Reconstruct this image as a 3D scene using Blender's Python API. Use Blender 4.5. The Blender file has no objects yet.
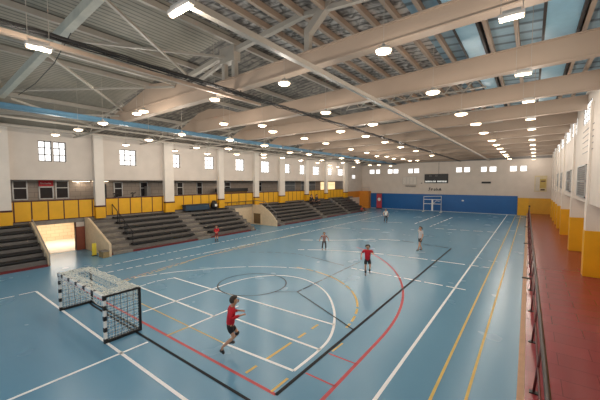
import bpy, bmesh, math, random
from mathutils import Vector, Matrix
random.seed(7)
S = bpy.context.scene
COL = S.collection
R = math.radians

# ------------------------------------------------------------------ camera, world, exposure
cam_d = bpy.data.cameras.new('camera'); cam = bpy.data.objects.new('camera', cam_d); COL.objects.link(cam)
S.camera = cam
cam_d.sensor_width = 36.0; cam_d.lens = 36.0 * 309.18 / 600.0; cam_d.clip_end = 300; cam_d.clip_start = 0.05
yaw, pitch, roll = R(36.717), R(-3.30), R(0.082)
cam.location = (0, 0, 4.2)
cam.rotation_euler = (Matrix.Rotation(yaw, 3, 'Z') @ Matrix.Rotation(math.pi/2 + pitch, 3, 'X') @ Matrix.Rotation(-roll, 3, 'Z')).to_euler()
W = bpy.data.worlds.new('world'); S.world = W; W.use_nodes = True
W.node_tree.nodes['Background'].inputs[0].default_value = (0.85, 0.93, 1.0, 1)
W.node_tree.nodes['Background'].inputs[1].default_value = 0.9
S.view_settings.view_transform = 'Standard'; S.view_settings.look = 'None'
S.view_settings.gamma = 1.0; S.view_settings.exposure = 0.0
S.view_settings.use_curve_mapping = False
LAMP_W = 60.0

# ------------------------------------------------------------------ materials
def lin(c):
    return tuple((v/255/12.92 if v/255 <= .04045 else ((v/255+.055)/1.055)**2.4) for v in c)
MATS = {}
def mat(name, rgb, rough=.6, metal=0., var=.08, scale=6., emit=None, spec=.5, bump=0.):
    if name in MATS: return MATS[name]
    m = bpy.data.materials.new(name); m.use_nodes = True; MATS[name] = m
    nt = m.node_tree; b = nt.nodes['Principled BSDF']; c = lin(rgb)
    b.inputs['Roughness'].default_value = rough; b.inputs['Metallic'].default_value = metal
    b.inputs['Specular IOR Level'].default_value = spec
    if emit:
        b.inputs['Base Color'].default_value = (*c, 1)
        b.inputs['Emission Color'].default_value = (*c, 1); b.inputs['Emission Strength'].default_value = emit
        return m
    tc = nt.nodes.new('ShaderNodeTexCoord'); n = nt.nodes.new('ShaderNodeTexNoise')
    n.inputs['Scale'].default_value = scale; n.inputs['Detail'].default_value = 3
    nt.links.new(tc.outputs['Object'], n.inputs['Vector'])
    r = nt.nodes.new('ShaderNodeValToRGB')
    r.color_ramp.elements[0].color = (*[v*(1-var) for v in c], 1); r.color_ramp.elements[0].position = .3
    r.color_ramp.elements[1].color = (*[min(1, v*(1+var)) for v in c], 1); r.color_ramp.elements[1].position = .7
    nt.links.new(n.outputs['Fac'], r.inputs['Fac']); nt.links.new(r.outputs['Color'], b.inputs['Base Color'])
    if bump:
        bp = nt.nodes.new('ShaderNodeBump'); bp.inputs['Strength'].default_value = bump; bp.inputs['Distance'].default_value = .02
        nt.links.new(n.outputs['Fac'], bp.inputs['Height']); nt.links.new(bp.outputs['Normal'], b.inputs['Normal'])
    return m

def m_floor():
    m = mat('blue_sports_floor', (104, 154, 183), .24, var=.025, scale=.3, spec=.42)
    nt = m.node_tree; b = nt.nodes['Principled BSDF']
    tc = nt.nodes.new('ShaderNodeTexCoord'); n = nt.nodes.new('ShaderNodeTexNoise'); n.inputs['Scale'].default_value = 1.6
    nt.links.new(tc.outputs['Object'], n.inputs['Vector'])
    mr = nt.nodes.new('ShaderNodeMapRange'); mr.inputs['To Min'].default_value = .24; mr.inputs['To Max'].default_value = .29; n.inputs['Scale'].default_value = .7
    nt.links.new(n.outputs['Fac'], mr.inputs['Value']); nt.links.new(mr.outputs['Result'], b.inputs['Roughness'])
    return m
def m_tiles(name, rgb, mortar, w, h, rough=.35, size=.01):
    m = mat(name, rgb, rough); nt = m.node_tree; b = nt.nodes['Principled BSDF']
    tc = nt.nodes.new('ShaderNodeTexCoord'); br = nt.nodes.new('ShaderNodeTexBrick')
    br.inputs['Color1'].default_value = (*lin(rgb), 1); br.inputs['Color2'].default_value = (*[v*.9 for v in lin(rgb)], 1)
    br.inputs['Mortar'].default_value = (*lin(mortar), 1); br.inputs['Scale'].default_value = 1
    br.inputs['Brick Width'].default_value = w; br.inputs['Row Height'].default_value = h; br.inputs['Mortar Size'].default_value = size
    nt.links.new(tc.outputs['Object'], br.inputs['Vector']); nt.links.new(br.outputs['Color'], b.inputs['Base Color'])
    return m, nt, tc, br
def m_tiles_vert(name, rgb, mortar, w, h, rough=.35, size=.01, axis='YZ'):
    m, nt, tc, br = m_tiles(name, rgb, mortar, w, h, rough, size)
    sx = nt.nodes.new('ShaderNodeSeparateXYZ'); cx = nt.nodes.new('ShaderNodeCombineXYZ')
    nt.links.new(tc.outputs['Object'], sx.inputs[0]); nt.links.new(sx.outputs[axis[0]], cx.inputs['X']); nt.links.new(sx.outputs[axis[1]], cx.inputs['Y'])
    nt.links.new(cx.outputs[0], br.inputs['Vector']); return m
def m_roof(name, base, dark, period, axis, mottled, rough=.6):
    # corrugated sheet: profile stripes every period along axis, mottled insulation
    m = mat(name, base, rough); nt = m.node_tree; b = nt.nodes['Principled BSDF']
    tc = nt.nodes.new('ShaderNodeTexCoord'); wv = nt.nodes.new('ShaderNodeTexWave'); wv.bands_direction = axis
    wv.inputs['Scale'].default_value = .314/period*1.0; wv.inputs['Distortion'].default_value = 0.6 if mottled else .1; wv.inputs['Detail'].default_value = 1
    n = nt.nodes.new('ShaderNodeTexNoise'); n.inputs['Scale'].default_value = 2.6; n.inputs['Detail'].default_value = 5; n.inputs['Distortion'].default_value = 1.5
    for t in (wv, n): nt.links.new(tc.outputs['Object'], t.inputs['Vector'])
    r1 = nt.nodes.new('ShaderNodeValToRGB'); r1.color_ramp.elements[0].position = .38 if mottled else .2; r1.color_ramp.elements[1].position = .6 if mottled else .8
    r1.color_ramp.elements[0].color = (*(lin(dark) if mottled else [.8*v for v in lin(base)]), 1); r1.color_ramp.elements[1].color = (*lin(base), 1)
    nt.links.new(n.outputs['Fac'], r1.inputs['Fac'])
    r2 = nt.nodes.new('ShaderNodeValToRGB'); r2.color_ramp.elements[0].position = .05; r2.color_ramp.elements[1].position = .25
    r2.color_ramp.elements[0].color = (.25, .25, .25, 1)
    nt.links.new(wv.outputs['Fac'], r2.inputs['Fac'])
    mx = nt.nodes.new('ShaderNodeMix'); mx.data_type = 'RGBA'; mx.blend_type = 'MULTIPLY'; mx.inputs[0].default_value = .8
    nt.links.new(r1.outputs['Color'], mx.inputs[6]); nt.links.new(r2.outputs['Color'], mx.inputs[7]); nt.links.new(mx.outputs[2], b.inputs['Base Color'])
    return m

BEIGE = mat('warm_white_plaster', (214, 202, 190), .7, var=.05, scale=1.2)
PIERW = mat('pier_plaster', (226, 216, 204), .6, var=.04, scale=2)
GIRD = mat('girder_paint', (166, 146, 128), .6, var=.03, scale=1)
LSTEEL = mat('light_steel_paint', (168, 160, 148), .5, var=.04)
GREENB = mat('pale_green_steel', (168, 168, 156), .5)
BLUEB = mat('blue_steel_paint', (74, 120, 146), .5, var=.1)
BLACK = mat('black_paint', (26, 25, 26), .5)
CABLE = mat('black_cable', (30, 27, 25), .6)
YEL = mat('yellow_paint', (226, 168, 20), .45, var=.06, scale=2)
YELD = mat('ochre_paint', (214, 160, 38), .45, var=.06, scale=2)
ORNG = mat('orange_paint', (214, 136, 44), .5)
MAROON = mat('maroon_paint', (110, 34, 36), .5)
DRED = mat('dark_red_frame', (72, 26, 20), .5)
CONC = mat('grey_concrete', (104, 100, 96), .75, var=.12, scale=4)
CONCL = mat('pale_concrete', (132, 126, 118), .75, var=.15, scale=5)
PLANK = mat('dark_seat_plank', (30, 29, 30), .45, var=.15, scale=8)
STANDB = mat('beige_stand_wall', (222, 200, 168), .6)
BLUEW = mat('blue_wall_pad', (4, 92, 160), .45, var=.06, scale=1)
WHITE = mat('white_paint', (235, 235, 232), .5)
LWHITE = mat('white_floor_line', (252, 254, 254), .5, var=.03)
LYEL = mat('yellow_floor_line', (222, 188, 96), .5)
LRED = mat('red_floor_line', (196, 70, 76), .5)
LORG = mat('orange_floor_line', (206, 150, 110), .5)
LBLK = mat('black_floor_line', (16, 22, 30), .6, spec=.2)
TAN = mat('tan_kerb', (200, 160, 128), .6)
TUBE = mat('brown_tube', (58, 40, 36), .4, spec=.4)
REDT = mat('red_tube', (84, 22, 26), .4)
PANE = mat('daylight_pane', (255, 255, 255), .3, emit=1.35)
DGLASS = mat('dark_glass', (44, 42, 44), .08)
GGLASS = mat('grey_glass', (120, 116, 112), .12, var=.4, scale=3)
GLOW = mat('lamp_diffuser', (255, 228, 190), .4, emit=4.5)
HOUS = mat('lamp_housing', (196, 190, 182), .4, metal=.2)
SKYL = mat('blue_rooflight', (140, 184, 204), .4, var=.04, emit=None)
SEAM = mat('dark_seam', (54, 50, 48), .6)
GREY = mat('grey_louver', (128, 124, 120), .5, metal=.2)
SILV = mat('silver_frame', (186, 186, 184), .35, metal=.5)
BROWN = mat('brown_door', (150, 82, 62), .5)
SIGNR = mat('red_sign', (206, 36, 44), .5, var=.02)
MAT_B = mat('navy_mat', (36, 60, 80), .6)
NETW = mat('white_netting', (226, 228, 220), .7)
NETB = mat('dark_netting', (60, 62, 64), .7)

# ------------------------------------------------------------------ mesh helpers
def box(bm, x0, x1, y0, y1, z0, z1):
    x0, x1 = sorted((x0, x1)); y0, y1 = sorted((y0, y1)); z0, z1 = sorted((z0, z1))
    v = [bm.verts.new(p) for p in ((x0,y0,z0),(x1,y0,z0),(x1,y1,z0),(x0,y1,z0),(x0,y0,z1),(x1,y0,z1),(x1,y1,z1),(x0,y1,z1))]
    for f in ((3,2,1,0),(4,5,6,7),(0,1,5,4),(1,2,6,5),(2,3,7,6),(3,0,4,7)): bm.faces.new([v[i] for i in f])
def bar(bm, a, b, w, h=None, up=(0,0,1)):
    a, b = Vector(a), Vector(b); h = h or w; d = (b-a).normalized(); u = Vector(up)
    if abs(d.dot(u)) > .98: u = Vector((0,1,0))
    s = d.cross(u).normalized()*w/2; t = s.cross(d).normalized()*h/2
    v = [bm.verts.new(p+q) for p in (a,b) for q in (-s-t, s-t, s+t, -s+t)]
    for f in ((0,1,2,3),(7,6,5,4),(0,4,5,1),(1,5,6,2),(2,6,7,3),(3,7,4,0)): bm.faces.new([v[i] for i in f])
def tube(bm, pts, r, n=8):
    pts = [Vector(p) for p in pts]; rings = []
    for i, p in enumerate(pts):
        d = (pts[min(i+1,len(pts)-1)] - pts[max(i-1,0)]).normalized(); u = Vector((0,0,1)) if abs(d.z) < .95 else Vector((0,1,0))
        s = d.cross(u).normalized(); t = s.cross(d)
        rings.append([bm.verts.new(p + (s*math.cos(2*math.pi*k/n) + t*math.sin(2*math.pi*k/n))*r) for k in range(n)])
    for a, b in zip(rings, rings[1:]):
        for k in range(n): bm.faces.new((a[k], b[k], b[(k+1)%n], a[(k+1)%n]))
    bm.faces.new(rings[0]); bm.faces.new(rings[-1][::-1])
def lathe(bm, prof, n=16, c=(0,0,0)):
    rings = [[bm.verts.new((c[0]+r*math.cos(2*math.pi*k/n), c[1]+r*math.sin(2*math.pi*k/n), c[2]+z)) for k in range(n)] for r, z in prof]
    for a, b in zip(rings, rings[1:]):
        for k in range(n): bm.faces.new((a[k], a[(k+1)%n], b[(k+1)%n], b[k]))
    bm.faces.new(rings[0][::-1]); bm.faces.new(rings[-1])
def prism(bm, poly, axis, a, b):
    # poly in the two other axes, extruded a..b along axis
    def P(p, t): return {'X': (t, p[0], p[1]), 'Y': (p[0], t, p[1]), 'Z': (p[0], p[1], t)}[axis]
    A = [bm.verts.new(P(p, a)) for p in poly]; B = [bm.verts.new(P(p, b)) for p in poly]; n = len(poly)
    bm.faces.new(A); bm.faces.new(B[::-1])
    for i in range(n): bm.faces.new((A[i], B[i], B[(i+1)%n], A[(i+1)%n]))
def grid_wall(bm, plane, t0, t1, u0, u1, z0, z1, holes):
    # wall slab with rectangular holes; plane 'X' spans y,z ; plane 'Y' spans x,z
    us = sorted({u0, u1, *[h[0] for h in holes], *[h[1] for h in holes]}); zs = sorted({z0, z1, *[h[2] for h in holes], *[h[3] for h in holes]})
    for a, b in zip(us, us[1:]):
        run = None
        for c, d in zip(zs, zs[1:]):
            hole = any(h[0] <= (a+b)/2 <= h[1] and h[2] <= (c+d)/2 <= h[3] for h in holes)
            if not hole: run = (run[0], d) if run else (c, d)
            if (hole or d == zs[-1]) and run:
                if plane == 'X': box(bm, t0, t1, a, b, run[0], run[1])
                else: box(bm, a, b, t0, t1, run[0], run[1])
                run = None
def obj(name, bm, m, parent=None, smooth=False, loc=None, bevel=0):
    bmesh.ops.recalc_face_normals(bm, faces=bm.faces)
    me = bpy.data.meshes.new(name); bm.to_mesh(me); bm.free()
    if m: me.materials.append(m)
    if smooth:
        for p in me.polygons: p.use_smooth = True
    o = bpy.data.objects.new(name, me); COL.objects.link(o)
    if parent: o.parent = parent
    if loc: o.location = loc
    if bevel:
        md = o.modifiers.new('bevel', 'BEVEL'); md.width = bevel; md.segments = 2; md.limit_method = 'ANGLE'
    return o
def mk(name, m, fn, parent=None, smooth=False, loc=None, bevel=0):
    bm = bmesh.new(); fn(bm); return obj(name, bm, m, parent, smooth, loc, bevel)
def bx(name, m, *a, parent=None, bevel=0): return mk(name, m, lambda bm: box(bm, *a), parent, bevel=bevel)
def tag(o, label, cat, group=None):
    o['label'] = label; o['category'] = cat
    if group: o['group'] = group
    return o
def struct(o): o['kind'] = 'structure'; return o
def thing(name, label, cat, loc=(0,0,0), rz=0, group=None):
    o = bpy.data.objects.new(name, None); o.empty_display_size = .1; COL.objects.link(o)
    o.location = loc; o.rotation_euler = (0,0,rz); return tag(o, label, cat, group)
def dup(root, loc, rz=0, label=None, group=None):
    r = root.copy(); COL.objects.link(r); r.location = loc; r.rotation_euler = (0,0,rz)
    if label: r['label'] = label
    if group: r['group'] = group
    for ch in list(root.children):
        c = ch.copy(); COL.objects.link(c); c.parent = r
        for g in ch.children:
            d = g.copy(); COL.objects.link(d); d.parent = c
    return r
ORD = ['nearest','second','third','fourth','fifth','sixth','seventh','eighth','ninth','tenth','eleventh','twelfth','thirteenth','fourteenth','fifteenth']
XR, XL, YF, YN = 2.15, -22.5, 47.5, -4.0        # right wall, left wall, far wall, near end

# ------------------------------------------------------------------ floor and court markings
floor = struct(mk('floor', m_floor(), lambda bm: box(bm, XL-6, XR+.4, YN, YF+.4, -.2, 0)))
def ribbon(bm, pts, w, z, dash=None):
    pts = [Vector((p[0], p[1], 0)) for p in pts]
    if dash:
        on, off = dash; out = []; seg = []; t = 0
        for a, b in zip(pts, pts[1:]):
            L = (b-a).length; d = (b-a)/L if L else b-a; s = 0
            while s < L - 1e-6:
                ph = t % (on+off); rem = (on-ph) if ph < on else (on+off-ph); st = min(rem, L-s); st = max(st, 1e-4)
                if ph < on:
                    if not seg: seg = [a+d*s]
                    seg.append(a+d*(s+st))
                    if st == rem or abs(st-rem) < 1e-6: out.append(seg); seg = []
                s += st; t += st
        if seg: out.append(seg)
    else: out = [pts]
    for pl in out:
        if len(pl) < 2 or (len(pl) == 2 and (pl[0]-pl[-1]).length < .005): continue
        L, Rr = [], []
        for i, p in enumerate(pl):
            d = (pl[min(i+1,len(pl)-1)] - pl[max(i-1,0)]).normalized(); s = Vector((-d.y, d.x, 0))*w/2
            L.append(bm.verts.new((p.x+s.x, p.y+s.y, z))); Rr.append(bm.verts.new((p.x-s.x, p.y-s.y, z)))
        for i in range(len(pl)-1): bm.faces.new((Rr[i], Rr[i+1], L[i+1], L[i]))
def arc(c, r, a0, a1, n=40): return [(c[0]+r*math.cos(R(a0+(a1-a0)*i/n)), c[1]+r*math.sin(R(a0+(a1-a0)*i/n))) for i in range(n+1)]
def smooth(pts, n=3):
    for _ in range(n):
        q = [pts[0]]
        for a, b in zip(pts, pts[1:]): q += [(a[0]*.75+b[0]*.25, a[1]*.75+b[1]*.25), (a[0]*.25+b[0]*.75, a[1]*.25+b[1]*.75)]
        pts = q + [pts[-1]]
    return pts
def lines(name, m, z, specs):
    def f(bm):
        for s in specs: ribbon(bm, s[0], s[1], z, s[2] if len(s) > 2 else None)
    return mk(name, m, f, floor)
w = .075
lines('white_court_line', LWHITE, .004, [
    ([(-2.28, -3), (-2.28, 47.2)], w), ([(-7.96, -3), (-7.95, 3.95)], w),
    ([(-15.2, 3.3), (-3.2, 3.27)], w), ([(-15.2, 3.3), (-15.3, -2)], .06, (.5, .12)),
    (smooth([(-9.95, 4.8), (-9.93, 6.4), (-9.92, 7.5), (-9.96, 8.6), (-9.75, 9.55), (-9.03, 10.5), (-7.98, 10.75), (-6.95, 10.45), (-5.97, 9.78), (-5.04, 8.66), (-4.5, 7.72), (-4.2, 7.0), (-4.1, 6.35), (-4.1, 5.25)]), w),
    ([(-12.4, 5.93), (-7.8, 5.98)], w), ([(-7.45, 6.26), (-4.1, 6.33)], w),
    ([(-12.5, 7.43), (-9.9, 7.5), (-7.9, 7.6), (-4.5, 7.72)], w),
    ([(-7.85, 5.08), (-7.84, 7.0)], w), ([(-6.3, 5.1), (-4.1, 5.25)], w),
    (smooth([(-12.5, 5.9), (-12.6, 6.27), (-12.65, 6.67), (-12.58, 7.0), (-12.45, 7.4)]), .06, (.35, .07)),
    (smooth([(-13.9, 6.4), (-13.5, 7.4), (-13.15, 8.15), (-12.6, 8.87), (-12.25, 9.47), (-11.5, 10.3), (-10.7, 11.0), (-9.37, 11.75), (-8.6, 12.0)]), .07, (.9, .12)),
    (smooth([(-16.9, 5.2), (-17.0, 6.4), (-17.3, 12), (-17.6, 23.6), (-17.7, 42)]), .085, (.27, .15)),
    (smooth([(-15.75, 5.6), (-15.5, 9.6), (-15.1, 15.6), (-14.9, 20), (-14.9, 40)]), .085, (.27, .15)),
    ([(-6.9, 13.45), (-1.9, 13.33)], .085, (.3, .13)), (smooth([(-11.5, 15.2), (-9.85, 16.3), (-6.76, 17.3), (-1.5, 17.5)]), .11, (.4, .2)),
    (smooth([(-13.3, 17.9), (-10.8, 19.5), (-8.9, 21.6), (-7.4, 21.9)]), .13, (.9, .25)),
    ([(-6.8, 29.6), (-2.05, 30.3)], .16, (.7, .3)), ([(-9.24, 31.8), (-9.26, 42.6)], .12, (.9, .6)), ([(-7.48, 30.5), (-7.33, 39.9)], .12, (.8, .5)),
    ([(-14.5, 24.5), (-9.5, 26.5)], .1, (1.6, 1.0)), ([(-14.5, 30.5), (-9.5, 32)], .1, (1.5, 1.2)), ([(-12.6, 5.93), (-13.2, 5.93)], w)])
lines('yellow_court_line', LYEL, .003, [
    ([(-1.43, -3), (-1.40, 47)], .055), ([(-.87, -3), (-.86, 47)], .052), (arc((-8.73, 7.38), 4.61, 95, 5), w, (.42, .16)),
    ([(-4.9, 4.56), (-4.9, 7.45)], .07, (.34, .3)), ([(-4.04, 4.44), (-4.04, 4.97)], .06), ([(-3.82, 6.45), (-3.8, 6.95)], .05),
    ([(-10.7, 5.13), (-6.3, 5.1)], .04), ([(-7.87, 4.44), (-7.85, 5.08)], .06),
    (smooth([(-13.65, 5.6), (-13.96, 7.14), (-14.3, 8.86), (-14.9, 10.9), (-15.15, 20.4)]), .07, (.24, .13))])
lines('red_court_line', LRED, .0015, [
    ([(-16.6, 4.5), (-12.5, 4.45), (-3.9, 4.43)], w), (arc((-15.41, 7.61), 12.31, 0, 58), .08), ([(-3.09, 3.2), (-3.10, 7.61)], .08),
    ([(-3.84, 5.35), (-3.1, 5.35)], .045), ([(-3.84, 6.32), (-3.1, 6.32)], .045)])
lines('orange_court_line', LORG, .002, [(smooth([(-13.85, 5.6), (-14.2, 7.14), (-14.5, 8.86), (-14.8, 10.9), (-14.6, 15.1)]), .06, (.25, .1))])
lines('black_court_line', LBLK, .0055, [
    (arc((-9.13, 8.93), 1.40, 0, 360, 48), .05), ([(-7.72, 8.74), (-7.04, 9.25), (-3.91, 7.78)], .05), ([(-7.04, 9.25), (-7.08, 14.8)], .06, (.3, .08)),
    ([(-3.9, 4.42), (-3.9, 21.2)], .085), ([(-12.2, 4.08), (-11.8, 4.05), (-4.2, 4.0)], .07), ([(-7.26, 21.98), (-3.9, 21.2)], .12, (.9, .3)),
    (smooth([(-13.4, 12.95), (-12, 13.9), (-10.7, 14.3), (-8.67, 13.9), (-7.3, 13.6)]), .07, (.35, .15))])
# ------------------------------------------------------------------ ceiling and roof steel (all of it part of the building)
def zroof(x): return 8.3 + (XR-x)*.075 if x > -8 else 9.06 - (-8-x)*.118
def slab(name, m, x0, x1, y0, y1, t=.06, parent=None):
    def f(bm):
        prism(bm, [(x0, zroof(x0)), (x1, zroof(x1)), (x1, zroof(x1)+t), (x0, zroof(x0)+t)], 'Y', y0, y1)
    return mk(name, m, f, parent)
RM = m_roof('mottled_roof_sheet', (200, 194, 186), (104, 98, 92), .34, 'Y', True)
RB = m_roof('blue_tinted_roof_sheet', (142, 172, 186), (118, 146, 160), .62, 'Y', False)
RG = m_roof('pale_ribbed_roof_sheet', (156, 149, 134), (120, 114, 102), .16, 'X', False)
RL = m_roof('aisle_roof_sheet', (134, 126, 114), (78, 72, 66), .3, 'Y', True)
struct(slab('ceiling', RM, -8, -2.7, 7.0, YF)); struct(slab('ceiling', RB, -2.7, XR+.3, YN, YF)); struct(slab('ceiling', RG, XL-.3, -8, YN, 7.0))
struct(slab('ceiling', RM, -8, -2.7, YN, 7.0)); struct(slab('ceiling', RL, XL-.3, -8, 7.0, YF))
GY = [2.7, 7.0] + [11+4*i for i in range(9)] + [46.8]
def purlin(x):
    z = zroof(x)-.09
    return struct(mk('roof_purlin', GIRD if x > -8 else LSTEEL, lambda bm: box(bm, x-.05, x+.05, YN, YF, z-.09, z+.07)))
px = [2.0, 1.45, 1.0, -.05-.4, -1.12, -2.35, -3.0, -3.65, -4.4, -5.1, -5.8, -6.5, -7.3, -8.2, -10.6, -13.2, -17.4, -19.9]
for x in px: purlin(x)
for x0, x1 in ((-1.84, -1.27), (.14, .86)):
    def f(bm):
        z = zroof((x0+x1)/2); box(bm, x0, x1, YN, YF-.1, z-.2, z-.15)
    struct(mk('rooflight_strip', SKYL, f))
    struct(mk('trim_1', SEAM, lambda bm: [box(bm, a-.03, a+.03, YN, YF-.1, zroof(a)-.24, zroof(a)-.02) for a in (x0, x1)]))
# transverse girders
for i, y in enumerate(GY):
    d = .38 if y == 7.0 else .58
    def f(bm):
        xa, xb = -15.9, XR+.05; za, zb = 7.1, 7.47
        xm = -9; zm = 7.15
        for (p, zp), (q, zq) in (((xa, za), (xm, zm)), ((xm, zm), (xb, zb))):
            prism(bm, [(p, zp), (q, zq), (q, zq+d), (p, zp+d)], 'Y', y-.09, y+.09)
            prism(bm, [(p, zp-.03), (q, zq-.03), (q, zq), (p, zp)], 'Y', y-.15, y+.15)
            prism(bm, [(p, zp+d), (q, zq+d), (q, zq+d+.03), (p, zp+d+.03)], 'Y', y-.15, y+.15)
        cap = lambda x, z: (x, min(z, zroof(x)-.04))
        if y < 8: prism(bm, [(-17.2, 7.16), (-9.6, 7.3), (-9.6, 7.6), cap(-11, 8.1), cap(-13, 8.35), cap(-15, 7.9), (-17.2, 7.38)], 'Y', y-.08, y+.08)
        else: prism(bm, [(-17.2, 7.12), (-12 if y < 12 else -9, 7.3), (-12 if y < 12 else -9, 7.72), cap(-13.2 if y < 12 else -10.5, 8.1), cap(-14.4, 8.5), cap(-15.4, 8.4), (-17.2, 7.4)], 'Y', y-.08, y+.08)
    if y > 3: struct(mk('roof_girder', GIRD, f))
# first pale green frame near the camera
struct(mk('roof_girder', GREENB, lambda bm: [bar(bm, (-15.9, 2.75, 7.45), (-6, 2.7, 7.95), .16, .22), bar(bm, (-6, 2.7, 7.95), (2.1, 2.7, 7.95), .16, .22)]))
# rafter, posts and struts carried by the first girder
def f(bm):
    bar(bm, (-10.4, 7, 8.15), (-8.6, 7, 8.4), .16, .14); bar(bm, (-8.6, 7, 8.4), (-5.1, 7, 8.72), .16, .14); bar(bm, (-5.1, 7, 8.72), (-2.7, 7, 8.5), .12, .12)
    box(bm, -8.45, -7.75, 6.86, 7.14, 8.12, 8.62)
    for x in (-8.35, -7.86): box(bm, x-.07, x+.07, 6.92, 7.08, 7.4, 8.3)
    box(bm, -5.02, -4.86, 6.92, 7.08, 7.4, 8.3); bar(bm, (-4.94, 7, 8.2), (-4.2, 7, 8.85), .2, .2)
    bar(bm, (-8.1, 7, 8.3), (-10.9, 7, 7.6), .1, .1); bar(bm, (-10.4, 7, 8.15), (-15.9, 7, 7.5), .12, .12)
struct(mk('roof_truss', LSTEEL, f))
def f(bm):
    box(bm, 0,0.001,0,0.001,0,0.001)
# wind braces in the near bay, left part of the roof
br = [((-15.6, 2.9, 7.6), (-11.2, 6.9, 7.9)), ((-11.2, 2.9, 7.9), (-15.6, 6.9, 7.6)), ((-10.8, 2.9, 8.2), (-8.2, 6.9, 8.3)), ((-7.6, 2.9, 8.3), (-10.4, 6.9, 8.2)), ((-19.4, 3.0, 7.3), (-16, 6.9, 7.4)), ((-16, 3.0, 7.4), (-19.4, 6.9, 7.3))]
for a, b in br: struct(mk('roof_brace', LSTEEL, lambda bm: bar(bm, a, b, .07)))
struct(mk('trim_2', LSTEEL, lambda bm: bar(bm, (-11.0, YN, 8.05), (-11.2, 7, 8.05), .14, .18)))
# aisle trusses between blue beam and left wall
for y in [2.7, 7.0] + GY[2:]:
    def f(bm):
        zt = [zroof(x)-.2 for x in (-22.4, -15.8)]
        bar(bm, (-22.4, y, 6.92), (-15.8, y, 7.0), .07); bar(bm, (-22.4, y, zt[0]), (-15.8, y, zt[1]), .08)
        n = 8
        for k in range(n):
            xa, xb = -22.4+6.6*k/n, -22.4+6.6*(k+1)/n; za, zb = 6.92+.08*k/n, 6.92+.08*(k+1)/n
            ua, ub = zroof(xa)-.2, zroof(xb)-.2
            bar(bm, (xa, y, za if k % 2 else ua), (xb, y, ub if k % 2 else zb), .04)
    struct(mk('roof_truss', LSTEEL, f))
for x, zz in ((-17.9, 7.0), (-20.2, 6.95)):
    struct(mk('roof_beam', LSTEEL, lambda bm: bar(bm, (x, YN, zz), (x-.6, YF, zz), .08)))
struct(mk('roof_beam', BLUEB, lambda bm: [bar(bm, (-15.25, YN, 7.0), (-16.8, YF, 6.96), .08, .17), bar(bm, (-15.25, YN, 6.91), (-16.8, YF, 6.87), .2, .025), bar(bm, (-15.25, YN, 7.09), (-16.8, YF, 7.05), .2, .025)]))
struct(mk('roof_beam', LSTEEL, lambda bm: bar(bm, (-4.42, 2.9, 7.02), (-4.42, YF, 7.02), .12, .12)))
struct(mk('roof_beam', GIRD, lambda bm: bar(bm, (-7.85, YN, 6.98), (-7.9, 8.2, 6.98), .1, .09)))
def f(bm):                                        # small lattice girders hung between the main ones
    for yy in (13, 17, 21):
        for xa in [-7+.7*k for k in range(8)]:
            bar(bm, (xa, yy, 7.55), (xa+.35, yy, 7.95), .035); bar(bm, (xa+.35, yy, 7.95), (xa+.7, yy, 7.55), .035)
        bar(bm, (-7, yy, 7.55), (-1.4, yy, 7.6), .04); bar(bm, (-7, yy, 7.95), (-1.4, yy, 8.0), .04)
struct(mk('roof_truss', LSTEEL, f))

# cable tray
t = thing('cable_tray', 'long black cable tray with loose cables running under the roof girders', 'cable tray', (-7.45, 0, 7.0))
mk('tray', CABLE, lambda bm: [bar(bm, (.02, YN, .02), (-.25, YF-.2, .02), .04, .03), bar(bm, (-.1, YN, .02), (-.37, YF-.2, .02), .025, .02)] + [bar(bm, (.02-.006*y*.5, y*.5, 0), (-.11-.006*y*.5, y*.5, 0), .02) for y in range(-6, 94)], t)
def f(bm):
    for k in range(4):
        pts = []
        for j in range(0, 161):
            y = YN + (YF-.3-YN)*j/160; pts.append((-.025*k-.006*y+random.uniform(-.02, .02), y, .05-.02*k+random.uniform(-.02, .02)-(.05*abs(math.sin(j*1.3+k)) if k == 3 else 0)))
        tube(bm, pts, .014, 5)
mk('cable_bundle', CABLE, f, t)
for y in GY[1:]:
    mk('hanger', CABLE, lambda bm: box(bm, -.12-.006*y, -.09-.006*y, y-.015, y+.015, 0, .15), t)

t = thing('hanging_wire', 'thin black wire strung diagonally under the roof in the upper left', 'wire', (-8.28, 2.62, 7.5)); mk('wire', CABLE, lambda bm: tube(bm, [(0, 0, 0), (-1.9, .2, -.16), (-4.3, .35, -.2), (-7.3, .55, 0.0)], .012, 6), t)
# ------------------------------------------------------------------ lamps
LAMPS_MAIN = [(-0.34, 6.17), (-0.24, 9.52), (-0.15, 12.82), (-0.1, 16.44), (-0.05, 19.68), (-0.04, 24.57), (0.01, 28.13), (0.04, 31.47), (0.1, 35.38), (0.13, 39.87), (0.16, 45.87), (-2.46, 6.11), (-2.4, 9.75), (-2.26, 13.5), (-2.1, 16.18), (-2.12, 19.35), (-2.08, 23.2), (-2.05, 26.04), (-2.05, 29.12), (-2.06, 32.31), (-2.06, 35.72), (-2.07, 38.29), (-2.05, 42.91), (-5.36, 6.49), (-6.31, 10.09), (-5.86, 13.41), (-7.99, 14.25), (-7.68, 16.62), (-11.0, 15.2), (-11.22, 17.98), (-7.8, 19.82), (-11.61, 22.37), (-7.93, 23.31), (-11.82, 25.82), (-12.56, 29.84), (-7.9, 27.02), (-11.97, 31.01), (-7.94, 32.45), (-11.77, 35.38), (-12.34, 34.06), (-12.05, 38.83), (-11.15, 38.82), (-8.14, 6.39), (-11.15, 9.23), (-10.1, 10.61), (-10.83, 12.17), (-11.54, 5.84), (-12.2, 5.9)]
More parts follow.
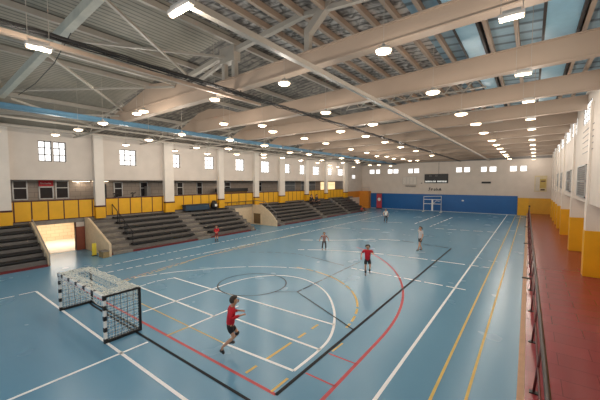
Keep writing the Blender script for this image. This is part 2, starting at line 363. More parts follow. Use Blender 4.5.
LAMPS_LEFT = [(-17.06, 4.65), (-14.72, 4.77), (-12.41, 4.79), (-18.51, 8.29), (-15.43, 8.02), (-12.5, 7.99), (-19.28, 11.78), (-16.56, 11.56), (-12.14, 10.42), (-19.31, 14.4), (-15.4, 13.09), (-12.47, 13.27), (-17.96, 16.07), (-16.47, 17.46), (-18.42, 19.53), (-17.48, 20.87), (-13.87, 17.4), (-13.67, 19.47), (-17.98, 24.26), (-18.87, 28.53), (-16.32, 25.45), (-13.57, 24.37), (-20.23, 33.39), (-21.39, 37.43), (-16.44, 29.84), (-13.82, 27.91), (-15.12, 30.78), (-20.16, 39.67), (-16.17, 36.26), (-15.25, 36.9), (-14.94, 40.04)]
def lamp_light(parent, z, e, r=.12):
    l = bpy.data.lights.new('lamp_bulb', 'POINT'); l.energy = e; l.color = (1, .90, .79); l.shadow_soft_size = r
    o = bpy.data.objects.new('lamp_bulb', l); COL.objects.link(o); o.parent = parent; o.location = (0, 0, z); return o
def make_dome():
    t = thing('pendant_lamp', '-', 'lamp')
    mk('housing', HOUS, lambda bm: lathe(bm, [(.04, .12), (.06, .07), (.17, .04), (.235, .0), (.24, -.015), (.2, -.015)], 16), t, True)
    mk('diffuser', GLOW, lambda bm: lathe(bm, [(.225, -.02), (.2, -.055), (.1, -.075), (.01, -.08)], 16), t, True)
    mk('suspension_rod', LSTEEL, lambda bm: box(bm, -.005, .005, -.005, .005, 0, 1), t).location = (0, 0, .1)
    lamp_light(t, -.2, LAMP_W)
    return t
def hang(t):
    if t.name.startswith('pendant'): t.scale = (.7, .7, 1) if t.location.y < 8 else (.85, .85, 1) if t.location.y < 12 else (1, 1, 1)
    for c in t.children:
        if c.name.startswith('suspension_rod'): c.scale.z = max(.2, zroof(t.location.x)-t.location.z-.12)
def make_box_lamp(L=.36, Wd=.12):
    t = thing('linear_lamp', '-', 'lamp')
    mk('housing', HOUS, lambda bm: [box(bm, -L/2, L/2, -Wd/2, Wd/2, 0, .07), box(bm, -L/2+.05, L/2-.05, -.04, .04, .07, .12)], t, bevel=.01)
    mk('diffuser', GLOW, lambda bm: box(bm, -L/2+.02, L/2-.02, -Wd/2+.02, Wd/2-.02, -.03, 0), t)
    for s in (-1, 1): mk('suspension_rod', LSTEEL, lambda bm: box(bm, -.005, .005, -.005, .005, 0, 1), t).location = (s*.15, 0, .1)
    lamp_light(t, -.15, LAMP_W)
    return t
dome = make_dome(); lbox = make_box_lamp()
rows = {}
for kind, l, z in (('m', LAMPS_MAIN, 6.85), ('l', LAMPS_LEFT, 6.35)):
    for x, y in l:
        if kind == 'm': r = 'A' if x > -1 else 'B' if x > -3 else 'C' if x > -9 else 'D'
        else: r = 'E' if x > -14.6 else 'F' if x > -17.75 else 'G'
        rows.setdefault(r, []).append((y, x, z))
RN = {'A': 'row above the red railing', 'B': 'row above the right side of the court', 'C': 'row over the middle of the court', 'D': 'row left of the black cable tray',
      'E': 'row just court side of the blue beam', 'F': 'row just behind the blue beam', 'G': 'row closest to the left windows'}
used = {}
for r, l in rows.items():
    for i, (y, x, z) in enumerate(sorted(l)):
        src = lbox if r == 'A' else dome
        lab = ORD[i] + (' linear' if r == 'A' else ' round pendant') + ' lamp in the ' + RN[r]
        if src.name not in used: src.location = (x, y, z); src['label'] = lab; src['group'] = 'lamps in the ' + RN[r]; used[src.name] = 1; hang(src)
        else: q = dup(src, (x, y, z), 0, lab, 'lamps in the ' + RN[r]); hang(q)
big = make_box_lamp(.58, .11); big.location = (-4.41, 2.85, 6.85); big.rotation_euler = (0, 0, R(0)); big['label'] = 'long bright lamp fixed under the pale long beam nearest the camera'; hang(big)
b2 = make_box_lamp(.38, .13); b2.location = (-7.13, 1.76, 6.6); b2.rotation_euler = (0, 0, R(84)); b2['label'] = 'deep boxed lamp under the cable tray in the upper left corner'; hang(b2)

# ------------------------------------------------------------------ far wall
farwin = [(-21.25, -20.4), (-20.15, -19.45), (-18.2, -17.42), (-17.3, -16.5), (-15.0, -14.28), (-14.12, -13.38), (-8.42, -7.66), (-7.43, -6.68), (-5.41, -4.72), (-4.44, -3.64), (-2.21, -1.46), (-1.13, -.44)]
ZW = (5.52, 6.22)
struct(mk('wall_far', BEIGE, lambda bm: grid_wall(bm, 'Y', YF, YF+.3, XL-.4, XR+.3, -.1, 9.1, [(a, b, *ZW) for a, b in farwin])))
def window(n, plane, u0, u1, z0, z1, t, bars_u, bars_z, inward, fm=WHITE, fw=.04, pane=PANE, rec=0):
    # inward: +1/-1 direction into the room along the wall normal
    root = bpy.data.objects.new('window_%d' % n, None); COL.objects.link(root); root['kind'] = 'structure'
    def P(bm, a, b, c, d, e0, e1):
        e0 += rec; e1 += rec
        if plane == 'X': box(bm, t+inward*e0, t+inward*e1, a, b, c, d)
        else: box(bm, a, b, t+inward*e0, t+inward*e1, c, d)
    def fr(bm):
        P(bm, u0, u1, z0, z0+fw, -.14, -.125); P(bm, u0, u1, z1-fw, z1, -.14, -.125); P(bm, u0, u0+fw, z0, z1, -.14, -.125); P(bm, u1-fw, u1, z0, z1, -.14, -.125)
        for k in range(1, bars_u): u = u0+(u1-u0)*k/bars_u; P(bm, u-fw/2, u+fw/2, z0, z1, -.14, -.125)
        for k in range(1, bars_z): z = z0+(z1-z0)*k/bars_z; P(bm, u0, u1, z-fw/2, z+fw/2, -.14, -.125)
    mk('window_frame', fm, fr, root)
    mk('pane', pane, lambda bm: P(bm, u0, u1, z0, z1, -.16, -.14), root)
    return root
nw = 1
GREYF = mat('grey_window_frame', (84, 82, 80), .5)
for a, b in farwin: window(nw, 'Y', a, b, *ZW, YF, 1, 1, -1); nw += 1
struct(bx('trim_3', GREY, XL, XR, YF-.08, YF, 7.05, 7.35))
o = bx('wall_pad', BLUEW, -21.75, -1.28, YF-.12, YF-.001, .02, 2.42, bevel=.01); tag(o, 'long blue padded panel along the foot of the far wall', 'wall pad')
struct(bx('baseboard_far', YELD, -1.27, XR, YF-.03, YF-.001, 0, 2.2)); struct(bx('trim_4', YEL, -1.27, -.15, YF-.05, YF-.031, 0, 2.2))
struct(bx('trim_5', ORNG, XL, -21.76, YF-.06, YF-.001, 0, 2.75))
struct(bx('trim_6', mat('pale_trim', (190, 200, 205), .5), -21.75, -1.28, YF-.16, YF-.121, 0, .06))
# scoreboard
t = thing('scoreboard', 'black electronic scoreboard with white digits on the far wall', 'scoreboard', (-10.95, YF-.12, 4.05))
mk('cabinet', BLACK, lambda bm: box(bm, -1.58, 1.58, -.08, .1, 0, 1.3), t, bevel=.02)
DIG = mat('lit_digit', (225, 225, 220), .5, emit=.9)
SEG = {'0': 'abcdef', '1': 'bc', '2': 'abged', '3': 'abgcd', '4': 'fgbc', '5': 'afgcd', '6': 'afgedc', '7': 'abc', '8': 'abcdefg', '9': 'abcdfg'}
def digit(bm, x, z, ch, h=.2, w=.11, s=.025, y=-.09):
    g = {'a': (x, x+w, z+h-s, z+h), 'g': (x, x+w, z+h/2-s/2, z+h/2+s/2), 'd': (x, x+w, z, z+s), 'f': (x, x+s, z+h/2, z+h), 'e': (x, x+s, z, z+h/2), 'b': (x+w-s, x+w, z+h/2, z+h), 'c': (x+w-s, x+w, z, z+h/2)}
    for k in SEG[ch]: box(bm, g[k][0], g[k][1], y-.01, y+.02, g[k][2], g[k][3])
def f(bm):
    for x in [-1.42, -1.24, -1.02, -.84, -.6] + [-.32, -.14] + [.22, .4, .58, .78, .96, 1.16, 1.32]: digit(bm, x, .12, '8')
mk('digit', DIG, f, t); mk('digit', mat('dim_digit', (120, 118, 112), .5), lambda bm: [digit(bm, x, .95, '0', .16) for x in (-.9, -.72, -.1, .08)], t)
o = mk('suspension_rod', CABLE, lambda bm: box(bm, .33, .36, -.02, .01, 1.3, 3.0), t)
# folded basketball backboard rack on the wall
t = thing('wall_frame', 'pale framed gymnastics rack with rungs mounted on the far wall', 'wall rack', (-14.7, YF-.1, 3.5))
def f(bm):
    for z in (.3, 1.45): box(bm, -1.05, 1.05, -.05, 0, z, z+.06)
    for x in (-1.05, -.52, 0, .5, 1.0): box(bm, x, x+.05, -.05, 0, .3, 1.5)
mk('frame', mat('pale_frame', (196, 190, 182), .5), f, t); mk('backing_board', mat('off_white_board', (220, 212, 202), .6), lambda bm: box(bm, -1.0, 1.0, .01, .06, .3, 1.5), t)
mk('shelf', mat('grey_shelf', (120, 112, 104), .5), lambda bm: box(bm, -.55, .95, -.2, .02, .04, .16), t)
# lettering
def strokes(name, lab, x, z, h, chars_, m=BLACK):
    t = None
    def f(bm):
        cx = 0
        for c in chars_:
            for a, b in c: bar(bm, (cx+a[0]*h, 0, a[1]*h), (cx+b[0]*h, 0, b[1]*h), (.075), .06, up=(0, 1, 0))
            cx += h*.85
    o = mk(name, m, f, loc=(x, YF-.03, z)); return tag(o, lab, 'lettering')
glyphs = [[((.6,1),(.1,.9)),((.1,.9),(.5,.5)),((.5,.5),(0,0))], [((.1,.7),(.1,0)),((.1,.7),(.5,.6)),((.5,.6),(.1,.3))], [((.2,.7),(0,.2)),((0,.2),(.4,0)),((.4,0),(.5,.7))], [((.1,1),(.1,0)),((.1,.5),(.5,.5)),((.5,.5),(.5,0))], [((0,0),(.3,.9)),((.3,.9),(.6,0)),((.1,.4),(.5,.4))]]
strokes('wall_lettering', 'small black script lettering on the far wall below the scoreboard', -11.95, 2.95, .42, glyphs)
o = bx('wall_speaker', BLACK, -5.25, -4.2, YF-.16, YF-.001, 4.0, 4.24, bevel=.02); tag(o, 'small dark oblong box on the far wall between window pairs', 'wall box')
o = bx('wall_bracket', BLACK, -13.05, -12.85, YF-.1, YF-.001, 3.98, 4.08); tag(o, 'tiny dark bracket on the far wall just left of the scoreboard', 'bracket')
o = bx('socket_plate', WHITE, -7.55, -7.3, YF-.17, YF-.121, 1.55, 1.72); tag(o, 'small white plate on the blue pad of the far wall', 'plate')
t = thing('notice_board', 'framed notice board with yellow and brown picture at the right end of the far wall', 'notice board', (.95, YF-.02, 3.0))
mk('frame', mat('cream_frame', (206, 190, 150), .5), lambda bm: [box(bm, -.6, .6, -.06, 0, 0, 1.95)], t)
mk('panel', mat('pale_panel', (200, 190, 176), .5), lambda bm: box(bm, -.5, -.1, -.08, -.05, .1, 1.8), t); mk('panel', mat('ochre_panel', (186, 160, 84), .5), lambda bm: box(bm, -.08, .5, -.08, -.05, .45, 1.55), t)
mk('panel', mat('brown_panel', (92, 66, 40), .5), lambda bm: [box(bm, .0, .4, -.1, -.07, .15, .35), box(bm, 0, .45, -.1, -.07, 1.2, 1.35)], t)
t = thing('banner', 'red and white upright roll banner standing against the blue pad', 'banner', (-19.3, YF-.5, 0))
mk('cloth', mat('banner_red', (186, 62, 74), .6), lambda bm: box(bm, -.42, .42, -.02, .02, .1, 2.35), t); mk('logo_patch', WHITE, lambda bm: lathe(bm, [(.26, -.012), (.26, .012)], 20), t).matrix_local = Matrix.Translation((0, -.03, 1.45)) @ Matrix.Rotation(math.pi/2, 4, 'X')
mk('base', BLACK, lambda bm: box(bm, -.45, .45, -.15, .15, 0, .1), t); mk('top_bar', BLACK, lambda bm: box(bm, -.45, .45, -.03, .03, 2.35, 2.42), t)
# small goal / hoop frame at the far wall
t = thing('basketball_stand', 'white tubular basketball stand frame in front of the far blue pad', 'basketball stand', (-10.95, 45.6, 0))
mk('frame', WHITE, lambda bm: [tube(bm, [(-1.15, 0, 0), (-1.15, 0, 2.15), (1.15, 0, 2.25), (1.15, 0, 0)], .045), tube(bm, [(-1.15, 0, 1.75), (1.15, 0, 1.75)], .04), tube(bm, [(-1.15, 0, 1.15), (1.15, 0, 1.15)], .04), tube(bm, [(-1.15, -.7, .05), (-1.15, .7, .05)], .04), tube(bm, [(1.15, -.7, .05), (1.15, .7, .05)], .04)], t)
mk('centre_post', WHITE, lambda bm: box(bm, -.1, .1, -.05, .05, .15, 1.75), t); mk('brace', WHITE, lambda bm: [tube(bm, [(.1, -.1, 1.2), (.6, -.3, 1.6), (1.0, -.2, 1.55)], .035)], t)
# guard rail in the far left corner
t = thing('guard_rail', 'thin metal guard rail above the orange wall in the far left corner', 'rail', (-22.4, YF-.5, 2.75))
mk('frame', SILV, lambda bm: [tube(bm, [(.1, 0, 0), (.1, 0, .6), (1.4, 0, .6), (1.4, 0, 0)], .03), tube(bm, [(.1, 0, .3), (1.4, 0, .3)], .02)], t)
struct(bx('trim_7', ORNG, XL, -20.9, YF-1.0, YF-.061, 0, 2.75))

# ------------------------------------------------------------------ right wall, piers, platform, railing
XU = 1.93
rw = [(17.7, 19.8), (22.8, 24.9), (26.3, 28.8), (30.5, 33.2), (35.4, 38.4), (40.5, 42.6), (44.0, 45.6), (12.2, 14.6), (7, 9.6)]
WZ = (6.82, 7.66)
struct(mk('wall_right', BEIGE, lambda bm: [grid_wall(bm, 'X', XU, XU+.35, YN, YF, 3.3, 8.6, [(a, b, *WZ) for a, b in rw]), box(bm, XR+.35, XR+.5, YN, YF, -.1, 3.5), box(bm, XU+.3, XR+.5, YN, YF, 3.3, 3.5)]))
for a, b in rw: window(nw, 'X', a, b, *WZ, XU, 3, 3, -1, fm=GREYF, fw=.03, rec=.15); nw += 1
struct(bx('baseboard_right', YELD, XR+.32, XR+.349, YN, YF-.05, .3, 2.2))
PY = [-1.2, 4.8, 10.9, 17.1, 23.1, 29.7, 33.5, 36.5, 40, 43.5]
for i, y in enumerate(PY):
    x0 = 1.85
    p = struct(mk('pillar', PIERW, lambda bm: [box(bm, x0, XR+.349, y, y+.5, 2.2, 3.3), box(bm, x0, XU-.001, y, y+.4, 3.3, 7.42)])); struct(bx('pillar_base', YEL, x0-.02, XR+.319, y-.02, y+.52, .3, 2.2, bevel=.015))
for y0, y1, z0, z1 in ((17.7, 20.5, 3.5, 4.95), (24.0, 26.4, 3.6, 4.9), (30.3, 31.6, 3.7, 4.9), (34.0, 35.6, 3.8, 4.9)):
    lab = {17.7: 'large grey louvred grille on the right wall nearest the camera', 24.0: 'second grey louvred grille on the right wall', 30.3: 'third smaller grey grille on the right wall', 34.0: 'farthest grey grille on the right wall'}[y0]
    t = thing('wall_grille', lab, 'grille', (XU-.06, (y0+y1)/2, z0), 0, 'grilles on the right wall'); h = (y1-y0)/2; H_ = z1-z0
    mk('frame', SILV, lambda bm: [box(bm, -.05, .05, -h, h, 0, .06), box(bm, -.05, .05, -h, h, H_-.06, H_), box(bm, -.05, .05, -h, -h+.06, 0, H_), box(bm, -.05, .05, h-.06, h, 0, H_), box(bm, -.05, .05, -h, h, H_/2-.03, H_/2+.03)], t)
    mk('louver', GREY, lambda bm: [box(bm, -.02, .04, -h+.06, h-.06, .08+k*.1, .15+k*.1) for k in range(int((H_-.1)/.1))], t)
struct(mk('trim_8', GREY, lambda bm: [box(bm, XU-.02, XU-.001, 16.8, 20, z, z+.03) for z in (5.5, 5.75, 6.0, 6.25, 6.5)]))
PLT, nt, tc, brk = m_tiles('maroon_platform_tiles', (150, 58, 64), (104, 40, 44), 1.2, .6, .24, .006)
struct(mk('platform', PLT, lambda bm: prism(bm, [(.09, YN), (XR+.35, YN), (XR+.35, YF), (-.18, YF)], 'Z', 0, .3)))
struct(mk('kerb', TAN, lambda bm: prism(bm, [(-.02, YN), (.088, YN), (-.182, YF-.05), (-.32, YF-.05)], 'Z', 0, .31)))
t = thing('railing', 'long dark tubular railing with maroon posts along the raised red walkway', 'railing', (.33, 0, .3))
rx = lambda y: -.009*y
mk('handrail', TUBE, lambda bm: tube(bm, [(rx(y), y, .98) for y in range(-3, 47, 2)], .038, 10), t, True)
mk('lower_rail', REDT, lambda bm: tube(bm, [(rx(y)-.05, y, .5) for y in range(-3, 47, 2)], .018, 8), t, True)
y = -1.96
while y < 46.5:
    mk('post', REDT, lambda bm: tube(bm, [(rx(y)-.10, y, 0), (rx(y)-.005, y, .98)], .022, 8), t, True)
    mk('foot', BLACK, lambda bm: box(bm, rx(y)-.17, rx(y)-.03, y-.05, y+.05, 0, .02), t)
    y += 2.24
for y in (14.2, 22.3, 30.5, 38.5):
    mk('bracket', BLACK, lambda bm: box(bm, rx(y)-.36, rx(y)-.05, y-.04, y+.04, .28, .33), t)
mk('end_cap', BLACK, lambda bm: box(bm, rx(46)-.05, rx(46)+.12, 45.95, 46.1, .85, 1.08), t)
# ------------------------------------------------------------------ left wall, gallery and stands
lw = [(5.3, 5.94, 5.42, 6.6), (5.99, 6.63, 5.42, 6.6), (9.65, 10.77, 5.36, 6.46), (13.35, 14.2, 5.34, 6.42), (16.52, 17.5, 5.34, 6.44), (20, 21.1, 5.3, 6.44), (23.46, 24.75, 5.2, 6.42), (27.1, 28.3, 5.22, 6.3), (30.2, 31.6, 5.14, 6.3), (33, 34.5, 5.13, 6.24), (36.4, 37.8, 5.18, 6.12), (39.4, 41, 5.15, 6.14), (43.8, 45.1, 4.72, 5.36)]
struct(mk('wall_left', BEIGE, lambda bm: grid_wall(bm, 'X', XL-.3, XL, YN, YF, 4.35, 7.6, lw)))
for a, b, c, d in lw: window(nw, 'X', a, b, c, d, XL, 2 if b-a < .7 else 3, 3, 1, fm=GREYF, fw=.05); nw += 1
def f(bm):
    for a, b in ((YN, 4.75), (7.45, 19.4), (22.1, YF)): box(bm, XL-.3, XL, a, b, -.1, 1.75)
struct(mk('wall_left', BEIGE, f))
struct(bx('trim_9', CONCL, XL-1.7, XL+.06, YN, 44, 1.75, 2.0))
TILE = m_tiles_vert('gallery_wall_tile', (158, 146, 134), (128, 116, 106), .6, .3, .25, .012)
struct(bx('wall_gallery', TILE, XL-1.75, XL-1.6, YN, 44, 2.0, 4.5)); struct(bx('ceiling', BEIGE, XL-1.7, XL-.3, YN, 44, 4.4, 4.5))
PIL = [(3.35, 3.99), (7.98, 8.52), (12.67, 13.4), (17.74, 18.3), (22.2, 22.78), (26.1, 26.92), (31.0, 31.62), (35.6, 36.12), (40.9, 41.8)]
for a, b in PIL + [(-1.2, -.6)]:
    struct(bx('pillar', PIERW, XL+.001, XL+.32, a, b, 2.72, 7.2)); struct(bx('pillar_base', YEL, XL+.001, XL+.34, a-.01, b+.01, 1.9, 2.62)); struct(bx('trim_10', DRED, XL+.001, XL+.35, a-.02, b+.02, 2.62, 2.72))
bays = [(-.6, 3.35)] + [(PIL[i][1], PIL[i+1][0]) for i in range(8)]
nth = ['leftmost', 'first full', 'second', 'third', 'fourth', 'fifth', 'sixth', 'seventh', 'eighth']
for i, (a, b) in enumerate(bays):
    t = thing('parapet', 'yellow panelled gallery parapet in the %s bay of the left wall' % nth[i], 'parapet', (XL+.05, 0, 2.0), 0, 'yellow parapets along the gallery')
    n = 5 if b-a > 3.9 else 4; a2, b2 = a+.12, b-.12; s = (b2-a2)/n
    if i == 4: continue_slats = True
    for k in range(n): mk('panel', YEL, lambda bm: box(bm, -.03, .03, a2+k*s+.03, a2+(k+1)*s-.03, .03, 1.12), t)
    mk('frame', DRED, lambda bm: [box(bm, -.035, .035, a2+k*s-.03, a2+k*s+.03, 0, 1.12) for k in range(n+1)] + [box(bm, -.045, .045, a2-.1, b2+.1, 1.12, 1.19), box(bm, -.045, .045, a2-.1, b2+.1, -.0, .04)], t)
    mk('end_panel', YELD, lambda bm: [box(bm, -.03, .03, a, a2-.03, 0, 1.12), box(bm, -.03, .03, b2+.03, b, 0, 1.12)], t)
# gallery glazing at the back of each bay
def gal_window(y0, y1, z0, z1, lab, glass=DGLASS, tr=True):
    t = thing('gallery_window', lab, 'window', (XL-1.58, (y0+y1)/2, z0), 0); h = (y1-y0)/2; H_ = z1-z0
    mk('frame', SILV, lambda bm: [box(bm, -.02, .04, -h-.03, h+.03, -.03, .03), box(bm, -.02, .04, -h-.03, h+.03, H_-.03, H_+.03), box(bm, -.02, .04, -h-.03, -h+.03, 0, H_), box(bm, -.02, .04, h-.03, h+.03, 0, H_)] + ([box(bm, -.02, .04, -h, h, H_*.6-.02, H_*.6+.03)] if tr else []), t)
    mk('glass', glass, lambda bm: box(bm, -.01, .02, -h+.03, h-.03, .03, H_-.03), t); return t
gal_window(4.42, 5.05, 3.2, 4.3, 'dark gallery window left of the red sign')
gal_window(5.62, 6.3, 3.2, 3.92, 'dark gallery window below the red sign', tr=False)
gal_window(6.45, 7.1, 3.2, 4.3, 'dark gallery window right of the red sign')
t = thing('wall_sign', 'red sign with small white lettering between the dark gallery windows', 'sign', (XL-1.52, 5.95, 3.97)); mk('panel', SIGNR, lambda bm: box(bm, -.02, .02, -.36, .36, 0, .36), t)
def f(bm):
    y = -.26
    for k in range(8):
        h = (.12, .07, .07, .1, .07, .07, .1, .07)[k]; box(bm, .02, .03, y, y+.02, .13, .13+h); box(bm, .02, .03, y, y+.05, .13+h*.5, .13+h*.5+.015); box(bm, .02, .03, y, y+.05, .13, .145); y += .066
mk('lettering', WHITE, f, t)
for k, (y, lab) in enumerate(((7.75, 'left glowing tube lamp inside the first full gallery bay'), (8.9, 'glowing tube lamp inside the second gallery bay near its pillar'))):
    t = thing('tube_lamp', lab, 'lamp', (XL-1.3, y, 4.28)); mk('housing', WHITE, lambda bm: box(bm, -.06, .06, -.5, .5, 0, .08), t); mk('diffuser', GLOW, lambda bm: box(bm, -.04, .04, -.48, .48, -.03, 0), t); lamp_light(t, -.1, 6, .05)
WARM = mat('warm_lit_glass', (255, 222, 170), .3, emit=1.1)
for i, (a, b) in enumerate(bays[2:]):
    j = i+2; nm = nth[j]
    if j in (2, 3):
        for q, u in enumerate((.3, .75)):
            y = a+(b-a)*u; gal_window(y+.1, y+.65, 3.1, 4.2, 'dark narrow gallery window, %s in the %s bay' % (('left', 'right')[q], nm), DGLASS)
    elif j in (4, 5): gal_window(a+1.6, a+2.3, 3.2, 4.2, 'dark gallery window in the %s bay' % nm)
    elif j in (6, 7): gal_window(a+.9, b+.2, 3.1, 4.3, 'wide grey gallery glazing in the %s bay' % nm, mat('blue_grey_glass', (112, 116, 120), .15, var=.2))
    else: gal_window(a+1.0, b+.3, 3.1, 4.25, 'warm lit gallery window in the %s bay' % nm, WARM)
# equipment on the gallery behind the parapet
def machine(y, lab):
    t = thing('exercise_machine', lab, 'gym machine', (XL-.9, y, 2.0))
    mk('base', BLACK, lambda bm: box(bm, -.3, .3, -.5, .5, 0, .12), t); mk('upright', BLACK, lambda bm: [bar(bm, (0, -.4, .1), (0, -.25, 1.35), .08), bar(bm, (0, .2, .1), (0, .15, 1.1), .1)], t)
    mk('handlebar', BLACK, lambda bm: tube(bm, [(-.25, -.15, 1.45), (-.2, -.3, 1.4), (.2, -.3, 1.4), (.25, -.15, 1.45)], .03), t); mk('seat', GREY, lambda bm: box(bm, -.12, .12, .0, .3, 1.1, 1.2), t)
    mk('flywheel', GREY, lambda bm: lathe(bm, [(.25, -.05), (.25, .05)], 18), t).matrix_local = Matrix.Translation((0, -.3, .5)) @ Matrix.Rotation(math.pi/2, 4, 'Y')
machine(9.9, 'dark exercise machine behind the second parapet, left of the pair'); machine(11.1, 'dark exercise machine behind the second parapet, right of the pair')
o = bx('cabinet', BLACK, XL-1.5, XL-1.0, 8.75, 9.15, 2.0, 4.1, bevel=.02); tag(o, 'tall dark cabinet behind the second parapet beside the pillar', 'cabinet')
o = bx('cabinet', GREY, XL-1.5, XL-1.1, 12.0, 12.3, 2.0, 3.9, bevel=.02); tag(o, 'narrow grey cabinet at the right end of the second gallery bay', 'cabinet')
t = thing('counter', 'long dark gallery counter on brown slatted front in the fourth bay', 'counter', (XL-.9, 20.2, 2.0)); mk('top', BLACK, lambda bm: box(bm, -.2, .4, -1.8, 1.8, 1.32, 1.62), t); mk('front', mat('brown_slats', (122, 92, 50), .6), lambda bm: [box(bm, .25, .3, -1.75+k*.2, -1.6+k*.2, 0, 1.32) for k in range(18)] + [box(bm, -.1, .25, -1.75, 1.75, 0, 1.3)], t)

# entrance corridor under the gallery
CT = m_tiles_vert('corridor_tile_yz', (232, 206, 170), (206, 172, 132), .5, .25, .3, .012)
CT2 = m_tiles_vert('corridor_tile_xz', (236, 220, 196), (206, 180, 146), .5, .25, .3, .012, 'XZ')
struct(bx('floor', mat('corridor_floor', (226, 214, 190), .4, var=.04, scale=3), XL-5.2, XL-.02, 4.3, 10.5, -.02, .012))
struct(bx('wall_corridor', CT, XL-5.4, XL-5.2, 4.2, 10.6, 0, 1.95)); struct(bx('wall_corridor', CT2, XL-5.2, XL-.3, 9.2, 9.4, 0, 1.95)); struct(bx('wall_corridor', CT2, XL-5.2, XL-.3, 4.2, 4.35, 0, 1.95)); struct(bx('ceiling', BEIGE, XL-5.4, XL-1.7, 4.2, 10.6, 1.9, 2.0))
for nd, (y0, y1, x0, x1) in enumerate(((4.62, 4.98, -22.75, -22.4), (6.9, 7.42, -22.62, -22.44))):
    d = bpy.data.objects.new('door_%d' % (nd+1), None); COL.objects.link(d); d['kind'] = 'structure'
    mk('door_leaf', BROWN, lambda bm: box(bm, x0, x1, y0+.04, y1-.03, 0, 1.45 if nd else 1.75), d); mk('door_frame', DRED, lambda bm: [box(bm, x0-.02, x1+.02, y0, y0+.04, 0, 1.75), box(bm, x0-.02, x1+.02, y1-.03, y1, 0, 1.75)], d)
struct(bx('trim_11', BEIGE, -22.6, -22.45, 6.9, 7.42, 1.46, 1.75))
t = thing('ceiling_lamp', 'bright panel lamp inside the lit entrance corridor', 'lamp', (XL-2.6, 7.0, 1.86)); mk('housing', WHITE, lambda bm: box(bm, -.6, .6, -.15, .15, 0, .04), t); mk('diffuser', mat('soft_panel', (255, 236, 210), .4, emit=1.1), lambda bm: box(bm, -.58, .58, -.13, .13, -.02, 0), t); 
la = bpy.data.lights.new('lamp_bulb', 'AREA'); la.shape = 'RECTANGLE'; la.size = 3.2; la.size_y = 2.2; la.energy = 150; la.color = (1, .94, .86)
lo = bpy.data.objects.new('lamp_bulb', la); COL.objects.link(lo); lo.parent = t; lo.location = (0, 0, -.03)
for y, lab in ((6.1, 'dark hook plate on the corridor wall, left'), (6.35, 'dark hook plate on the corridor wall, right')):
    tag(bx('wall_hook', BLACK, XL-5.2, XL-5.12, y, y+.09, 1.35, 1.5), lab, 'hook')

NT = 6; DX = .5; X0 = -19.4
def stand(name, lab, y0, y1, stairs, cat='grandstand'):
    t = thing(name, lab, cat, (0, 0, 0))
    prof = [(X0, 0)]
    for k in range(NT): prof += [(X0-k*DX, .32+k*.29), (X0-(k+1)*DX if k < NT-1 else XL+.002, .32+k*.29)]
    prof += [(XL+.002, 0)]
    mk('concrete_tiers', CONC, lambda bm: prism(bm, prof, 'Y', y0, y1), t)
    mk('kerb', MAROON, lambda bm: box(bm, X0+.002, X0+.18, y0+.1, y1, 0, .09), t)
    segs = []; c = y0+.02
    for s in stairs:
        if s[0]-c > .3: segs.append((c, s[0]))
        c = s[1]
    if y1-c > .3: segs.append((c, y1-.02))
    for k in range(NT):
        for a, b in segs:
            x = X0-k*DX; z = .32+k*.29
            mk('seat_plank', PLANK, lambda bm: [box(bm, x-.36, x-.005, a+.03, b-.03, z+.06, z+.15)] + [box(bm, x-.26, x-.08, a+.3+j*(b-a-.6)/3-.03, a+.3+j*(b-a-.6)/3+.03, z, z+.07) for j in range(4)], t)
        if k:
            for a, b in segs: pass
    for s in stairs:
        def f(bm):
            for k in range(NT):
                x = X0-k*DX; z = .32+k*.29; box(bm, x-.001, x+.24, s[0]+.1, s[1]-.1, max(0, z-.3), z-.145); box(bm, x-.03, x+.002, s[0]+.05, s[1]-.05, z, z+.012)
        mk('stair_flight', CONCL, f, t)
    return t
stand('grandstand', 'grey stepped grandstand at the far left edge, before the entrance', YN, 4.7, [])
stand('grandstand', 'grey stepped grandstand between the lit entrance and the beige passage', 7.53, 19.3, [(7.6, 8.9), (13.3, 14.6), (18.6, 19.25)])
stand('grandstand', 'long dark grandstand at the far end with people seated on it', 22.22, 42.0, [(22.5, 23.3), (30.0, 31.1), (36.2, 37.2)])
def side(name, lab, y, dy, pts, m=STANDB):
    o = mk(name, m, lambda bm: prism(bm, pts, 'Y', y, y+dy)); return tag(o, lab, 'stand wall')
side('stand_wall', 'beige sloping end wall right of the lit entrance', 7.40, .12, [(-22.44, 0), (-22.44, 2.0), (-21.9, 2.0), (-18.95, .72), (-18.95, 0)])
side('stand_wall', 'beige sloping end wall left of the lit entrance', 4.71, .1, [(-22.44, 0), (-22.44, 2.0), (-22.0, 2.0), (-19.3, .5), (-19.3, 0)])
side('stand_wall', 'beige curved end wall of the passage between the grandstands', 22.08, .12, [(-22.44, 0), (-22.44, 1.95), (-21.3, 1.98), (-20.4, 1.5), (-19.7, .95), (-19.25, .5), (-19.25, 0)])
o = bx('passage_wall', STANDB, XL-.28, XL-.02, 19.4, 22.1, 0, 1.75); struct(o)
t = thing('service_door', 'small brown doorway in the beige passage wall between the grandstands', 'door', (-22.3, 22.06, .1)); mk('door_leaf', mat('olive_brown', (110, 86, 56), .6), lambda bm: box(bm, .05, 1.0, -.03, .015, 0, 1.0), t); mk('frame', STANDB, lambda bm: [box(bm, 0, .06, -.05, .015, 0, 1.06), box(bm, 1.0, 1.06, -.05, .015, 0, 1.06), box(bm, 0, 1.06, -.05, .015, 1.0, 1.06)], t)
